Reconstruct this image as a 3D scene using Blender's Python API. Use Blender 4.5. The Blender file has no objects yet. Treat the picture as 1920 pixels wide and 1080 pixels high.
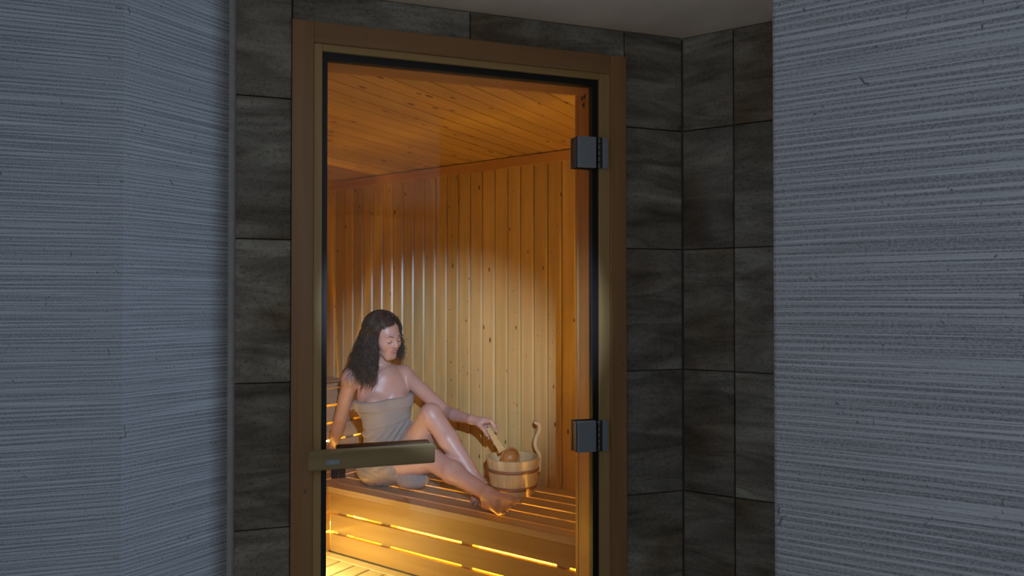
import bpy, bmesh, math, random
import numpy as np
from mathutils import Vector, Matrix
random.seed(7); rng = np.random.default_rng(11)
SC = bpy.context.scene; COL = SC.collection
R = math.radians

# ---------------------------------------------------------------- camera
CAMZ, PITCH, F = 1.24, R(0.734), 1310.6
cam_d = bpy.data.cameras.new('camera'); cam = bpy.data.objects.new('camera', cam_d); COL.objects.link(cam)
cam.location = (0, 0, CAMZ); cam.rotation_euler = (R(90) + PITCH, 0, 0)
cam_d.sensor_width = 36; cam_d.lens = F / 1920 * 36; cam_d.shift_y = 9.9 / 1920; cam_d.clip_start = .02
SC.camera = cam

# ---------------------------------------------------------------- world, lamps, exposure
vs = SC.view_settings
vs.view_transform = 'Standard'; vs.look = 'None'; vs.gamma = 1; vs.use_curve_mapping = False; vs.exposure = 0.0
W = bpy.data.worlds.new('world'); SC.world = W; W.use_nodes = True
bg = W.node_tree.nodes['Background']; bg.inputs[0].default_value = (1.0, .90, .78, 1); bg.inputs[1].default_value = .16

def lamp(name, typ, loc, aim, power, color, size=.3, size_y=None, **kw):
    d = bpy.data.lights.new(name, typ); d.energy = power; d.color = color
    if typ == 'AREA':
        d.shape = 'RECTANGLE'; d.size = size; d.size_y = size_y or size
    if typ == 'SPOT':
        d.spot_size = kw['cone']; d.spot_blend = kw['blend']; d.shadow_soft_size = size
    if typ == 'POINT': d.shadow_soft_size = size
    o = bpy.data.objects.new(name, d); COL.objects.link(o); o.location = loc
    v = Vector(aim) - Vector(loc); o.rotation_euler = v.to_track_quat('-Z', 'Y').to_euler()
    return o
COLD = (.52, .72, 1.0); WARM = (1.0, .51, .02)
lamp('corridor_side_lamp', 'AREA', (2.76, -.80, 1.3), (-.9, 1.55, 1.2), 56, COLD, .10, 1.9)
lamp('right_wall_fill_light', 'AREA', (-.15, -.75, 1.9), (.75, .72, 1.1), 8.3, (.60, .74, 1.0), .8, .8)  # added soft light for the right wall, no fixture there
lamp('ceiling_fill_light', 'SPOT', (.22, 1.32, .08), (.26, 1.45, 2.066), 6.5, (1.0, .86, .70), .08, cone=R(70), blend=1.0)  # added uplight below the view to brighten the corridor ceiling
lamp('photo_lamp', 'SPOT', (.17, -.1, 1.72), (-.33, 3.45, .86), 640, (.54, .69, 1.0), .003, cone=R(23), blend=.85)
lamp('sauna_wall_fill_light', 'AREA', (.80, 2.42, 1.25), (-.5, 3.6, 1.35), 3.7, WARM, .6, .9)  # unseen warm fill added for the sauna walls and ceiling
lamp('sauna_floor_lamp', 'AREA', (-1.045, 2.974, .24), (-1.02, 2.974, 0), 10, (1.0, .82, .30), .25, .25)
lamp('bench_fill_light', 'AREA', (-1.35, 2.33, .75), (-.25, 3.05, .25), 2.6, (1.0, .46, .02), .3, .5)  # unseen warm fill added for the bench front boards and legs

# ---------------------------------------------------------------- frames of the place
B0 = Vector((.13, 3.55, 0)); SX = Vector((.833, -.553, 0)).normalized(); SY = Vector((-SX.y, SX.x, 0))
SANG = math.atan2(SX.y, SX.x)                     # sauna frame: x right along the back wall, y into it (wall at y=0)
P0 = Vector((-.5775, 1.83, 0)); DANG = R(90 - 72.59); DX = Vector((math.cos(DANG), math.sin(DANG), 0)); DN = Vector((-DX.y, DX.x, 0))
TC = Vector((.532, 2.178, 0)); TANG = R(-30.6); TX = Vector((math.cos(TANG), math.sin(TANG), 0))
RE = Vector((.355, .95, 0))
LC = Vector((-.866, 1.555, 0)); LANG = math.atan2(.833, .553)
def ray(px, py):
    x, y = (px - 960) / F, -(py - 549.9) / F
    c, s = math.cos(PITCH), math.sin(PITCH)
    return Vector((x, c - y * s, s + y * c))
def at(px, py, Y):
    d = ray(px, py); return Vector((0, 0, CAMZ)) + d * (Y / d.y)
def onD(px, py, off=0.0):
    """(s, z) on the door wall plane pushed off metres towards the sauna"""
    d = ray(px, py); o = P0 + DN * off
    k = o.dot(DN) / d.dot(DN); p = Vector((0, 0, CAMZ)) + d * k
    return (p - P0).dot(DX), p.z
def S2W(x, y, z): return B0 + SX * x + SY * y + Vector((0, 0, z))

# ---------------------------------------------------------------- materials
def newmat(name):
    m = bpy.data.materials.new(name); m.use_nodes = True
    return m, m.node_tree, m.node_tree.nodes, m.node_tree.links, m.node_tree.nodes['Principled BSDF']
def ramp(N, stops):
    r = N.new('ShaderNodeValToRGB'); e = r.color_ramp.elements
    while len(e) < len(stops): e.new(.5)
    for q, (p, c) in zip(e, stops): q.position = p; q.color = (*c, 1) if len(c) == 3 else c
    return r
def coords(N, L, scale, rnd=9.0):
    tc = N.new('ShaderNodeTexCoord'); oi = N.new('ShaderNodeObjectInfo')
    mu = N.new('ShaderNodeVectorMath'); mu.operation = 'SCALE'; mu.inputs[0].default_value = (1, 1.7, .6); L.new(oi.outputs['Random'], mu.inputs['Scale'])
    m2 = N.new('ShaderNodeVectorMath'); m2.operation = 'SCALE'; m2.inputs['Scale'].default_value = rnd; L.new(mu.outputs[0], m2.inputs[0])
    ad = N.new('ShaderNodeVectorMath'); L.new(tc.outputs['Object'], ad.inputs[0]); L.new(m2.outputs[0], ad.inputs[1])
    mp = N.new('ShaderNodeVectorMath'); mp.operation = 'MULTIPLY'; mp.inputs[1].default_value = scale; L.new(ad.outputs[0], mp.inputs[0])
    return ad, mp, oi
def wood(name, axis=2, c1=(.52, .30, .13), c2=(.70, .46, .22), rough=.42, knots=.5, coat=0.0):
    m, t, N, L, P = newmat(name)
    sc = [26, 26, 26]; sc[axis] = 1.3; KN = 23
    raw, mp, oi = coords(N, L, sc)
    n1 = N.new('ShaderNodeTexNoise'); n1.inputs['Scale'].default_value = 1; n1.inputs['Detail'].default_value = 5; n1.inputs['Distortion'].default_value = .6; L.new(mp.outputs[0], n1.inputs[0])
    r1 = ramp(N, [(.3, c1), (.7, c2)]); L.new(n1.outputs[0], r1.inputs[0])
    # tone of each board
    hs = N.new('ShaderNodeHueSaturation'); mr = N.new('ShaderNodeMapRange'); mr.inputs[3].default_value = .86; mr.inputs[4].default_value = 1.1
    L.new(oi.outputs['Random'], mr.inputs[0]); L.new(mr.outputs[0], hs.inputs['Value']); L.new(r1.outputs[0], hs.inputs['Color'])
    col = hs.outputs[0]
    if knots > 0:
        ks = [KN, KN, KN]; ks[axis] = 9
        mk = N.new('ShaderNodeVectorMath'); mk.operation = 'MULTIPLY'; mk.inputs[1].default_value = ks; L.new(raw.outputs[0], mk.inputs[0])
        vo = N.new('ShaderNodeTexVoronoi'); vo.inputs['Scale'].default_value = 1; L.new(mk.outputs[0], vo.inputs[0])
        sp = N.new('ShaderNodeSeparateColor'); L.new(vo.outputs['Color'], sp.inputs[0])
        th = N.new('ShaderNodeMath'); th.operation = 'MULTIPLY'; L.new(sp.outputs[0], th.inputs[0]); th.inputs[1].default_value = .16 * knots / .5
        lt = N.new('ShaderNodeMath'); lt.operation = 'SUBTRACT'; L.new(th.outputs[0], lt.inputs[0]); L.new(vo.outputs['Distance'], lt.inputs[1])
        rk = ramp(N, [(0, (0, 0, 0)), (.055, (1, 1, 1))]); L.new(lt.outputs[0], rk.inputs[0])
        mx = N.new('ShaderNodeMix'); mx.data_type = 'RGBA'; L.new(rk.outputs[0], mx.inputs[0]); L.new(col, mx.inputs[6]); mx.inputs[7].default_value = (.16, .065, .02, 1)
        col = mx.outputs[2]
    if knots > .3:
        k2 = [34, 34, 34]; k2[axis] = 20
        mk = N.new('ShaderNodeVectorMath'); mk.operation = 'MULTIPLY'; mk.inputs[1].default_value = k2; L.new(raw.outputs[0], mk.inputs[0])
        vo = N.new('ShaderNodeTexVoronoi'); vo.inputs['Scale'].default_value = 1; L.new(mk.outputs[0], vo.inputs[0])
        sp = N.new('ShaderNodeSeparateColor'); L.new(vo.outputs['Color'], sp.inputs[0])
        th = N.new('ShaderNodeMath'); th.operation = 'MULTIPLY_ADD'; L.new(sp.outputs[1], th.inputs[0]); th.inputs[1].default_value = .5; th.inputs[2].default_value = -.36
        lt = N.new('ShaderNodeMath'); lt.operation = 'SUBTRACT'; L.new(th.outputs[0], lt.inputs[0]); L.new(vo.outputs['Distance'], lt.inputs[1])
        rk = ramp(N, [(0, (0, 0, 0)), (.04, (1, 1, 1))]); L.new(lt.outputs[0], rk.inputs[0])
        mx = N.new('ShaderNodeMix'); mx.data_type = 'RGBA'; L.new(rk.outputs[0], mx.inputs[0]); L.new(col, mx.inputs[6]); mx.inputs[7].default_value = (.13, .05, .015, 1)
        col = mx.outputs[2]
    L.new(col, P.inputs['Base Color'])
    P.inputs['Roughness'].default_value = rough; P.inputs['Coat Weight'].default_value = coat
    b = N.new('ShaderNodeBump'); b.inputs['Strength'].default_value = .12; b.inputs['Distance'].default_value = .002; L.new(n1.outputs[0], b.inputs['Height']); L.new(b.outputs[0], P.inputs['Normal'])
    return m
def plain(name, col, rough=.5, metal=0.0, **kw):
    m, t, N, L, P = newmat(name)
    tc = N.new('ShaderNodeTexCoord'); n = N.new('ShaderNodeTexNoise'); n.inputs['Scale'].default_value = kw.get('scale', 40); n.inputs['Detail'].default_value = 4; L.new(tc.outputs['Object'], n.inputs[0])
    v = kw.get('var', .08)
    r = ramp(N, [(.3, tuple(c * (1 - v) for c in col)), (.7, tuple(min(1, c * (1 + v)) for c in col))]); L.new(n.outputs[0], r.inputs[0]); L.new(r.outputs[0], P.inputs['Base Color'])
    P.inputs['Roughness'].default_value = rough; P.inputs['Metallic'].default_value = metal
    if kw.get('bump'):
        b = N.new('ShaderNodeBump'); b.inputs['Strength'].default_value = kw['bump']; b.inputs['Distance'].default_value = .002; L.new(n.outputs[0], b.inputs['Height']); L.new(b.outputs[0], P.inputs['Normal'])
    if kw.get('sss'):
        P.inputs['Subsurface Weight'].default_value = kw['sss']; P.inputs['Subsurface Radius'].default_value = (.012, .004, .002); P.inputs['Subsurface Scale'].default_value = 1
    return m
def stone(name):
    m, t, N, L, P = newmat(name)
    raw, mp, oi = coords(N, L, (1, 1, 1), 13)
    n0 = N.new('ShaderNodeTexNoise'); n0.inputs['Scale'].default_value = 3; n0.inputs['Detail'].default_value = 3; L.new(mp.outputs[0], n0.inputs[0])
    # slanting bands
    rot = N.new('ShaderNodeMapping'); rot.inputs['Rotation'].default_value = (0, R(32), 0); rot.inputs['Scale'].default_value = (3.2, 6, 15); L.new(mp.outputs[0], rot.inputs[0])
    n1 = N.new('ShaderNodeTexNoise'); n1.inputs['Scale'].default_value = 1; n1.inputs['Detail'].default_value = 9; n1.inputs['Roughness'].default_value = .62; n1.inputs['Distortion'].default_value = 1.1; L.new(rot.outputs[0], n1.inputs[0])
    n2 = N.new('ShaderNodeTexNoise'); n2.inputs['Scale'].default_value = 125; n2.inputs['Detail'].default_value = 7; n2.inputs['Roughness'].default_value = .7; L.new(mp.outputs[0], n2.inputs[0])
    r1 = ramp(N, [(.30, (.11, .095, .07)), (.44, (.20, .19, .165)), (.56, (.30, .29, .26)), (.68, (.42, .41, .37))]); L.new(n1.outputs[0], r1.inputs[0])
    r0 = ramp(N, [(.34, (1.12, 1.08, .98)), (.52, (.98, .92, .80)), (.66, (.62, .46, .28))]); L.new(n0.outputs[0], r0.inputs[0])
    mx = N.new('ShaderNodeMix'); mx.data_type = 'RGBA'; mx.blend_type = 'MULTIPLY'; mx.inputs[0].default_value = 1; L.new(r1.outputs[0], mx.inputs[6]); L.new(r0.outputs[0], mx.inputs[7])
    r2 = ramp(N, [(.34, (.42, .39, .35)), (.50, (1, 1, 1))]); L.new(n2.outputs[0], r2.inputs[0])
    m2 = N.new('ShaderNodeMix'); m2.data_type = 'RGBA'; m2.blend_type = 'MULTIPLY'; m2.inputs[0].default_value = .75; L.new(mx.outputs[2], m2.inputs[6]); L.new(r2.outputs[0], m2.inputs[7])
    hs = N.new('ShaderNodeHueSaturation'); mr = N.new('ShaderNodeMapRange'); mr.inputs[3].default_value = .72; mr.inputs[4].default_value = 1.12; L.new(oi.outputs['Random'], mr.inputs[0]); L.new(mr.outputs[0], hs.inputs['Value']); L.new(m2.outputs[2], hs.inputs['Color'])
    L.new(hs.outputs[0], P.inputs['Base Color']); P.inputs['Roughness'].default_value = .6
    ad = N.new('ShaderNodeMath'); ad.operation = 'MULTIPLY_ADD'; L.new(n1.outputs[0], ad.inputs[0]); ad.inputs[1].default_value = 2.2; L.new(n2.outputs[0], ad.inputs[2])
    b = N.new('ShaderNodeBump'); b.inputs['Strength'].default_value = .7; b.inputs['Distance'].default_value = .004; L.new(ad.outputs[0], b.inputs['Height']); L.new(b.outputs[0], P.inputs['Normal'])
    return m
def wallpaper(name):
    m, t, N, L, P = newmat(name)
    tc = N.new('ShaderNodeTexCoord')
    def nz(scale, detail=3, rough=.5, dist=0):
        v = N.new('ShaderNodeVectorMath'); v.operation = 'MULTIPLY'; v.inputs[1].default_value = scale; L.new(tc.outputs['Object'], v.inputs[0])
        n = N.new('ShaderNodeTexNoise'); n.inputs['Scale'].default_value = 1; n.inputs['Detail'].default_value = detail; n.inputs['Roughness'].default_value = rough; n.inputs['Distortion'].default_value = dist; L.new(v.outputs[0], n.inputs[0]); return n
    band0 = nz((1.6, 1.6, 330), 3, .6); fine = nz((7, 7, 560), 2, .6); fleck = nz((270, 270, 330), 2, .7); scr = nz((60, 60, 45), 3, .75, 1.5)
    sx_ = N.new('ShaderNodeSeparateXYZ'); L.new(tc.outputs['Object'], sx_.inputs[0]); wob = nz((2.5, 2.5, 30), 2, .5)
    a1 = N.new('ShaderNodeMath'); a1.operation = 'MULTIPLY'; a1.inputs[1].default_value = 2 * math.pi / .0092; L.new(sx_.outputs[2], a1.inputs[0])
    a2 = N.new('ShaderNodeMath'); a2.operation = 'MULTIPLY_ADD'; a2.inputs[1].default_value = 9; L.new(wob.outputs[0], a2.inputs[0]); L.new(a1.outputs[0], a2.inputs[2])
    a3 = N.new('ShaderNodeMath'); a3.operation = 'SINE'; L.new(a2.outputs[0], a3.inputs[0])
    a4 = N.new('ShaderNodeMath'); a4.operation = 'MULTIPLY_ADD'; a4.inputs[1].default_value = .075; L.new(a3.outputs[0], a4.inputs[0]); L.new(band0.outputs[0], a4.inputs[2]); band = a4
    rb = ramp(N, [(.38, (.27, .27, .28)), (.5, (.335, .34, .345)), (.62, (.42, .425, .43))]); L.new(band.outputs[0], rb.inputs[0])
    rf = ramp(N, [(.35, (.86, .86, .86)), (.6, (1.06, 1.06, 1.06))]); L.new(fine.outputs[0], rf.inputs[0])
    m1 = N.new('ShaderNodeMix'); m1.data_type = 'RGBA'; m1.blend_type = 'MULTIPLY'; m1.inputs[0].default_value = 1; L.new(rb.outputs[0], m1.inputs[6]); L.new(rf.outputs[0], m1.inputs[7])
    # flecks sit in the dark bands
    fr = ramp(N, [(.44, (0, 0, 0)), (.56, (1, 1, 1))]); L.new(fleck.outputs[0], fr.inputs[0])
    db = ramp(N, [(.44, (1, 1, 1)), (.56, (.12, .12, .12))]); L.new(band.outputs[0], db.inputs[0])
    mm = N.new('ShaderNodeMath'); mm.operation = 'MULTIPLY'; L.new(fr.outputs[0], mm.inputs[0]); L.new(db.outputs[0], mm.inputs[1])
    m2 = N.new('ShaderNodeMix'); m2.data_type = 'RGBA'; mk = N.new('ShaderNodeMath'); mk.operation = 'MULTIPLY'; mk.inputs[1].default_value = .6; L.new(mm.outputs[0], mk.inputs[0]); L.new(mk.outputs[0], m2.inputs[0]); L.new(m1.outputs[2], m2.inputs[6]); m2.inputs[7].default_value = (.115, .11, .115, 1)
    sr = ramp(N, [(.30, (1, 1, 1)), (.335, (0, 0, 0))]); L.new(scr.outputs[0], sr.inputs[0])
    m3 = N.new('ShaderNodeMix'); m3.data_type = 'RGBA'; L.new(sr.outputs[0], m3.inputs[0]); L.new(m2.outputs[2], m3.inputs[6]); m3.inputs[7].default_value = (.12, .115, .12, 1)
    L.new(m3.outputs[2], P.inputs['Base Color']); P.inputs['Roughness'].default_value = .7; P.inputs['Specular IOR Level'].default_value = .3
    ad = N.new('ShaderNodeMath'); ad.operation = 'MULTIPLY_ADD'; L.new(fine.outputs[0], ad.inputs[0]); ad.inputs[1].default_value = .5; L.new(band.outputs[0], ad.inputs[2])
    b = N.new('ShaderNodeBump'); b.inputs['Strength'].default_value = .6; b.inputs['Distance'].default_value = .004; L.new(ad.outputs[0], b.inputs['Height']); L.new(b.outputs[0], P.inputs['Normal'])
    return m
def glassmat():
    m = bpy.data.materials.new('door_glass'); m.use_nodes = True; t = m.node_tree; N, L = t.nodes, t.links
    N.remove(N['Principled BSDF']); out = N['Material Output']
    tr = N.new('ShaderNodeBsdfTransparent'); tr.inputs[0].default_value = (.93, .95, .94, 1)
    gl = N.new('ShaderNodeBsdfGlossy'); gl.inputs['Roughness'].default_value = .01
    fr = N.new('ShaderNodeFresnel'); fr.inputs[0].default_value = 1.45
    mx = N.new('ShaderNodeMixShader'); L.new(fr.outputs[0], mx.inputs[0]); L.new(tr.outputs[0], mx.inputs[1]); L.new(gl.outputs[0], mx.inputs[2]); L.new(mx.outputs[0], out.inputs[0])
    return m
def emit(name, col, s):
    m = bpy.data.materials.new(name); m.use_nodes = True; P = m.node_tree.nodes['Principled BSDF']
    P.inputs['Base Color'].default_value = (*col, 1); P.inputs['Emission Color'].default_value = (*col, 1); P.inputs['Emission Strength'].default_value = s
    return m
M_PINE_Z = wood('pine_vertical', 2, (.54, .34, .12), (.66, .44, .18), .24, .5)
M_PINE_Y = wood('pine_ceiling', 1, (.54, .31, .10), (.66, .41, .16), .45, .75)
M_ASPEN_X = wood('bench_wood', 0, (.46, .32, .20), (.56, .41, .28), .45, .12)
M_FRONT = wood('bench_wood_warm_lit', 0, (.46, .27, .10), (.54, .34, .14), .45, .12); M_FRONTY = wood('bench_wood_warm_lit_cross', 1, (.46, .27, .10), (.54, .34, .14), .45, .12)  # bench wood again, warm light painted in as a golden tone
M_ASPEN_Y = wood('bench_wood_cross', 1, (.46, .32, .20), (.56, .41, .28), .45, .12)
M_DUCK = wood('duckboard_wood', 1, (.70, .58, .36), (.80, .68, .46), .5, .1)
M_FRAME_Z = wood('frame_wood_upright', 2, (.28, .140, .050), (.37, .200, .078), .5, .25)
M_FRAME_X = wood('frame_wood_level', 0, (.28, .140, .050), (.37, .200, .078), .5, .35)
M_STOP_Z = wood('stop_wood', 2, (.38, .235, .075), (.47, .31, .12), .5, .15)
M_STOP_X = wood('stop_wood_level', 0, (.38, .235, .075), (.47, .31, .12), .5, .15)
M_HANDLE = wood('handle_wood', 0, (.31, .215, .080), (.38, .275, .115), .45, .05)
M_DARKW = wood('dark_and_shaded_wood', 0, (.09, .035, .010), (.14, .055, .018), .5, .1)
M_STAVE = wood('bucket_wood', 2, (.60, .40, .17), (.78, .57, .30), .45, 0)
M_LADLE = wood('ladle_wood', 0, (.62, .36, .12), (.76, .50, .20), .4, 0)
M_LADLED = wood('ladle_bowl_wood', 0, (.42, .15, .03), (.56, .24, .06), .4, 0)
M_HOOP = plain('hoop_band', (.30, .13, .06), .45)
M_STONE = stone('slate_tile'); M_GROUT = plain('grout', (.13, .118, .10), .9)
M_PAPER = wallpaper('woven_wallpaper')
M_PLASTER = plain('ceiling_plaster', (.68, .60, .50), .9, bump=.2, scale=8)
M_BEAD = plain('corner_bead_paint', (.36, .36, .35), .6)
M_RUBBER = plain('black_gasket', (.006, .005, .005), .5)
M_STEEL = plain('satin_steel', (.34, .39, .42), .5, .45, var=.03)
M_STEELD = plain('dark_steel', (.14, .13, .13), .45, .8)
M_PLATE = plain('grey_plate', (.30, .36, .40), .45, .3)
M_INK = plain('print_ink', (.10, .02, .01), .8)
M_INKG = plain('plate_lettering', (.50, .55, .56), .5)
M_GLASS = glassmat()
M_LED = emit('led_glow', (1.0, .58, .05), 60.0); M_PALE = plain('pale_panel', (.80, .70, .50), .6)
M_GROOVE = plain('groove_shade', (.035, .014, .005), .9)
M_BACK = plain('dark_backing', (.10, .05, .02), .9)
M_FLOORT = plain('floor_tile', (.42, .38, .33), .5)
M_SKIN = plain('skin', (.50, .295, .240), .42, sss=.10, var=.05, scale=18)
M_LIPS = plain('lips', (.50, .13, .12), .4)
M_HAIR = plain('dark_brown_hair', (.056, .035, .027), .33, var=.5, scale=60)
M_EYEW = plain('eye_white', (.55, .5, .48), .25); M_IRIS = plain('iris', (.03, .015, .01), .2)
M_NAIL = plain('toenail', (.68, .42, .36), .25)
def toweling():
    m, t, N, L, P = newmat('terry_towel')
    tc = N.new('ShaderNodeTexCoord'); n = N.new('ShaderNodeTexNoise'); n.inputs['Scale'].default_value = 520; n.inputs['Detail'].default_value = 3; L.new(tc.outputs['Object'], n.inputs[0])
    r = ramp(N, [(.35, (.27, .205, .165)), (.65, (.47, .38, .32))]); L.new(n.outputs[0], r.inputs[0]); L.new(r.outputs[0], P.inputs['Base Color'])
    P.inputs['Roughness'].default_value = .95; P.inputs['Sheen Weight'].default_value = .3
    b = N.new('ShaderNodeBump'); b.inputs['Strength'].default_value = .9; b.inputs['Distance'].default_value = .004; L.new(n.outputs[0], b.inputs['Height']); L.new(b.outputs[0], P.inputs['Normal'])
    return m
M_TOWEL = toweling()

# ---------------------------------------------------------------- builders
def root(name, loc, rz=0.0, **kw):
    o = bpy.data.objects.new(name, None); COL.objects.link(o); o.location = loc; o.rotation_euler = (0, 0, rz); o.empty_display_size = .1
    for k, v in kw.items(): o[k] = v
    return o
def link(name, me, mat=None, parent=None, loc=(0, 0, 0), rot=(0, 0, 0), **kw):
    if mat and not me.materials: me.materials.append(mat)
    o = bpy.data.objects.new(name, me); COL.objects.link(o); o.location = loc; o.rotation_euler = rot
    if parent: o.parent = parent
    for k, v in kw.items(): o[k] = v
    return o
def mesh_from(verts, faces, smooth=False, name='mesh'):
    me = bpy.data.meshes.new(name); me.from_pydata([tuple(v) for v in verts], [], faces); me.validate(); me.update()
    if smooth: me.polygons.foreach_set('use_smooth', [True] * len(me.polygons))
    return me
def box_me(x0, x1, y0, y1, z0, z1, bev=0.0, seg=2):
    bm = bmesh.new(); bmesh.ops.create_cube(bm, size=1)
    for v in bm.verts: v.co = Vector(((x0 + x1) / 2 + v.co.x * (x1 - x0), (y0 + y1) / 2 + v.co.y * (y1 - y0), (z0 + z1) / 2 + v.co.z * (z1 - z0)))
    if bev > 0: bmesh.ops.bevel(bm, geom=bm.edges[:], offset=bev, segments=seg, affect='EDGES', profile=.6)
    me = bpy.data.meshes.new('box'); bm.to_mesh(me); bm.free(); return me
def prism_me(poly, axis, a, b):
    """extrude a 2-D outline along an axis; poly in the two other axes in cyclic order"""
    n = len(poly); vs_ = []
    for w in (a, b):
        for (u, v) in poly: vs_.append({0: (w, u, v), 1: (u, w, v), 2: (u, v, w)}[axis])
    fs = [tuple(range(n)), tuple(range(2 * n - 1, n - 1, -1))] + [(i, n + i, n + (i + 1) % n, (i + 1) % n)for i in range(n)]
    me = bpy.data.meshes.new('prism'); me.from_pydata(vs_, [], fs)
    bm = bmesh.new(); bm.from_mesh(me); bmesh.ops.recalc_face_normals(bm, faces=bm.faces); bm.to_mesh(me); bm.free(); return me
def lathe_me(prof, n=40, smooth=True, a0=0, a1=2 * math.pi):
    full = abs(a1 - a0 - 2 * math.pi) < 1e-6; m = n if full else n + 1
    v = []; f = []; k = len(prof)
    for i in range(m):
        a = a0 + (a1 - a0) * i / n
        for r, z in prof: v.append((r * math.cos(a), r * math.sin(a), z))
    for i in range(n):
        j = (i + 1) % m
        for q in range(k - 1): f.append((i * k + q, j * k + q, j * k + q + 1, i * k + q + 1))
    me = mesh_from(v, f, smooth, 'lathe'); bm = bmesh.new(); bm.from_mesh(me); bmesh.ops.remove_doubles(bm, verts=bm.verts, dist=1e-5); bmesh.ops.recalc_face_normals(bm, faces=bm.faces); bm.to_mesh(me); bm.free()
    return me
def text_me(s, size, depth=.0006):
    c = bpy.data.curves.new('txt', 'FONT'); c.body = s; c.size = size; c.extrude = depth; c.align_x = 'CENTER'; c.align_y = 'CENTER'; c.resolution_u = 2
    o = bpy.data.objects.new('txt', c); COL.objects.link(o); dg = bpy.context.evaluated_depsgraph_get(); me = bpy.data.meshes.new_from_object(o.evaluated_get(dg)); bpy.data.objects.remove(o); return me
def board_me(w, t, l, ch=.006, axis=2):
    """panel board: width w along x, thickness t (front at -y), V-chamfered long edges"""
    p = [(0, -t + ch), (ch, -t), (w - ch, -t), (w, -t + ch), (w, 0), (0, 0)]
    return prism_me(p, 2, 0, l)

# ================================================================ SETTING: sauna
ZC = 1.992
PITCHW = .0808; T0 = 1.549            # groove at t (left of B0)
wb = link('wall_sauna_back', box_me(-1.75, 1.56, .0, .06, -.0, ZC + .03), M_BACK, None, B0, (0, 0, SANG), kind='structure')
bme = board_me(PITCHW - .0022, .018, ZC - .05 + .02, .0075)
i = 0; x = -T0 - PITCHW * 4
while x < 1.47:
    link('board', bme, M_PINE_Z, wb, (x + .0011, 0, .02)); x += PITCHW
link('cornice_board', box_me(-1.74, 1.49, -.034, -.0185, ZC - .056, ZC - .004, .002), M_ASPEN_X, wb).data.materials[0] = wood('cornice_pine', 0, (.50, .25, .09), (.62, .36, .14), .5, .2)
# ceiling boards run into the back wall; each starts at the door-wall inner face
cs = root('ceiling_sauna', (B0.x, B0.y, ZC), SANG, kind='structure')
PC = .0886
def dline_y(xl, off):
    """sauna-frame y where the door-wall plane (pushed off) crosses x = xl"""
    a = (P0 + DN * off - B0); ax, ay = a.dot(SX), a.dot(SY); dx, dy = DX.dot(SX), DX.dot(SY)
    return ay + dy * (xl - ax) / dx
link('backing', prism_me([(-1.74, -.004), (-1.74, -1.95), (.205, -1.95), (.26, dline_y(.26, .112)), (1.02, dline_y(1.02, .112)), (1.06, -.83), (1.49, -.83), (1.49, -.004)], 2, .0052, .03), M_GROOVE, cs)  # near-black colour paints in the shade of the board grooves
x = -.487 - PC * 14
while x < 1.5:
    ys = max(-2.0, min(dline_y(x, .10), dline_y(x + PC, .10)) if x < 1.2 else -1.0)
    ys = min(ys, -.4)
    if x + PC > 1.05: ys = -.82
    poly = [(0, .0052), (0, .0015), (.0015, 0), (PC - .0075, 0), (PC - .006, .0015), (PC - .006, .0052)]
    link('board', prism_me(poly, 1, ys, -.003), M_PINE_Y, cs, (x + .00125, 0, 0)); x += PC
# left wall of the sauna, behind the upper bench
wl = link('wall_sauna_left', box_me(-.06, 0, -2.05, 0, 0, ZC + .03), M_BACK, None, S2W(-1.75, 0, 0), (0, 0, SANG), kind='structure')
for k in range(25):
    link('board', bme, M_PINE_Z, wl, (0, -2.04 + k * PITCHW, .02), (0, 0, R(90)))
link('wall_sauna_front', box_me(-1.75, .215, -2.08, -2.02, 0, ZC + .03), wood('pine_front', 2), None, B0, (0, 0, SANG), kind='structure')
link('wall_sauna_right', box_me(1.5, 1.56, -.82, 0, 0, ZC + .03), wood('pine_right', 2), None, B0, (0, 0, SANG), kind='structure')
fl = link('floor', box_me(-4, 4, -3, 6, -.12, -.03), M_FLOORT, None, kind='structure')
link('ceiling', box_me(-3.2, 3.2, -2.6, 2.35, 2.066, 2.15), M_PLASTER, None, kind='structure')

# duckboard on the sauna floor
db = root('duckboard', (B0.x, B0.y, 0), SANG, label='pale slatted duckboard glowing yellow in front of the sauna bench', category='floor grating')
FP = .0975
slat = box_me(0, FP - .010, -1.30, -.002, -.022, 0, .0025, 1)
YF = -.62
for k in range(17):
    link('slat', slat, M_DUCK, db, (-1.0 + .02 + k * FP, YF - .055, 0))
link('edge_rail', box_me(-.99, .66, YF - .052, YF - .002, -.022, -.001, .002, 1), M_DUCK, db)
for yy in (-.75, -1.2, -1.6): link('batten', box_me(-.98, .60, yy - .02, yy + .02, -.035, -.0225), M_ASPEN_X, db)

# ---------------------------------------------------------------- lower bench (L-shaped)
BZ = .32
lb = root('lower_bench', (B0.x, B0.y, 0), SANG, label='lower sauna bench of pale slats the woman sits on, glowing between its slats', category='bench')
XL = -.845                                     # inner corner of the L
NP = .107
sl = box_me(XL - .075, 1.47, 0, NP - .016, BZ - .026, BZ, .003)
y = -.534
for k in range(5):
    if k < 5:
        w = NP - .016 if k < 4 else .534 - 4 * NP - .020
        link('slat', sl if k < 4 else box_me(XL - .075, 1.47, 0, w, BZ - .026, BZ, .003), M_ASPEN_X, lb, (0, y + k * NP, 0))
# slats of the left leg run towards the camera
yl0 = -2.0
for k, (a, b) in enumerate([(-.955 + .002, -.925), (-1.062, -.971), (-1.171, -1.078), (-1.216, -1.187)]):
    link('slat', box_me(a, b, yl0, -.02, BZ - .026, BZ, .003), M_ASPEN_Y, lb)
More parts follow.
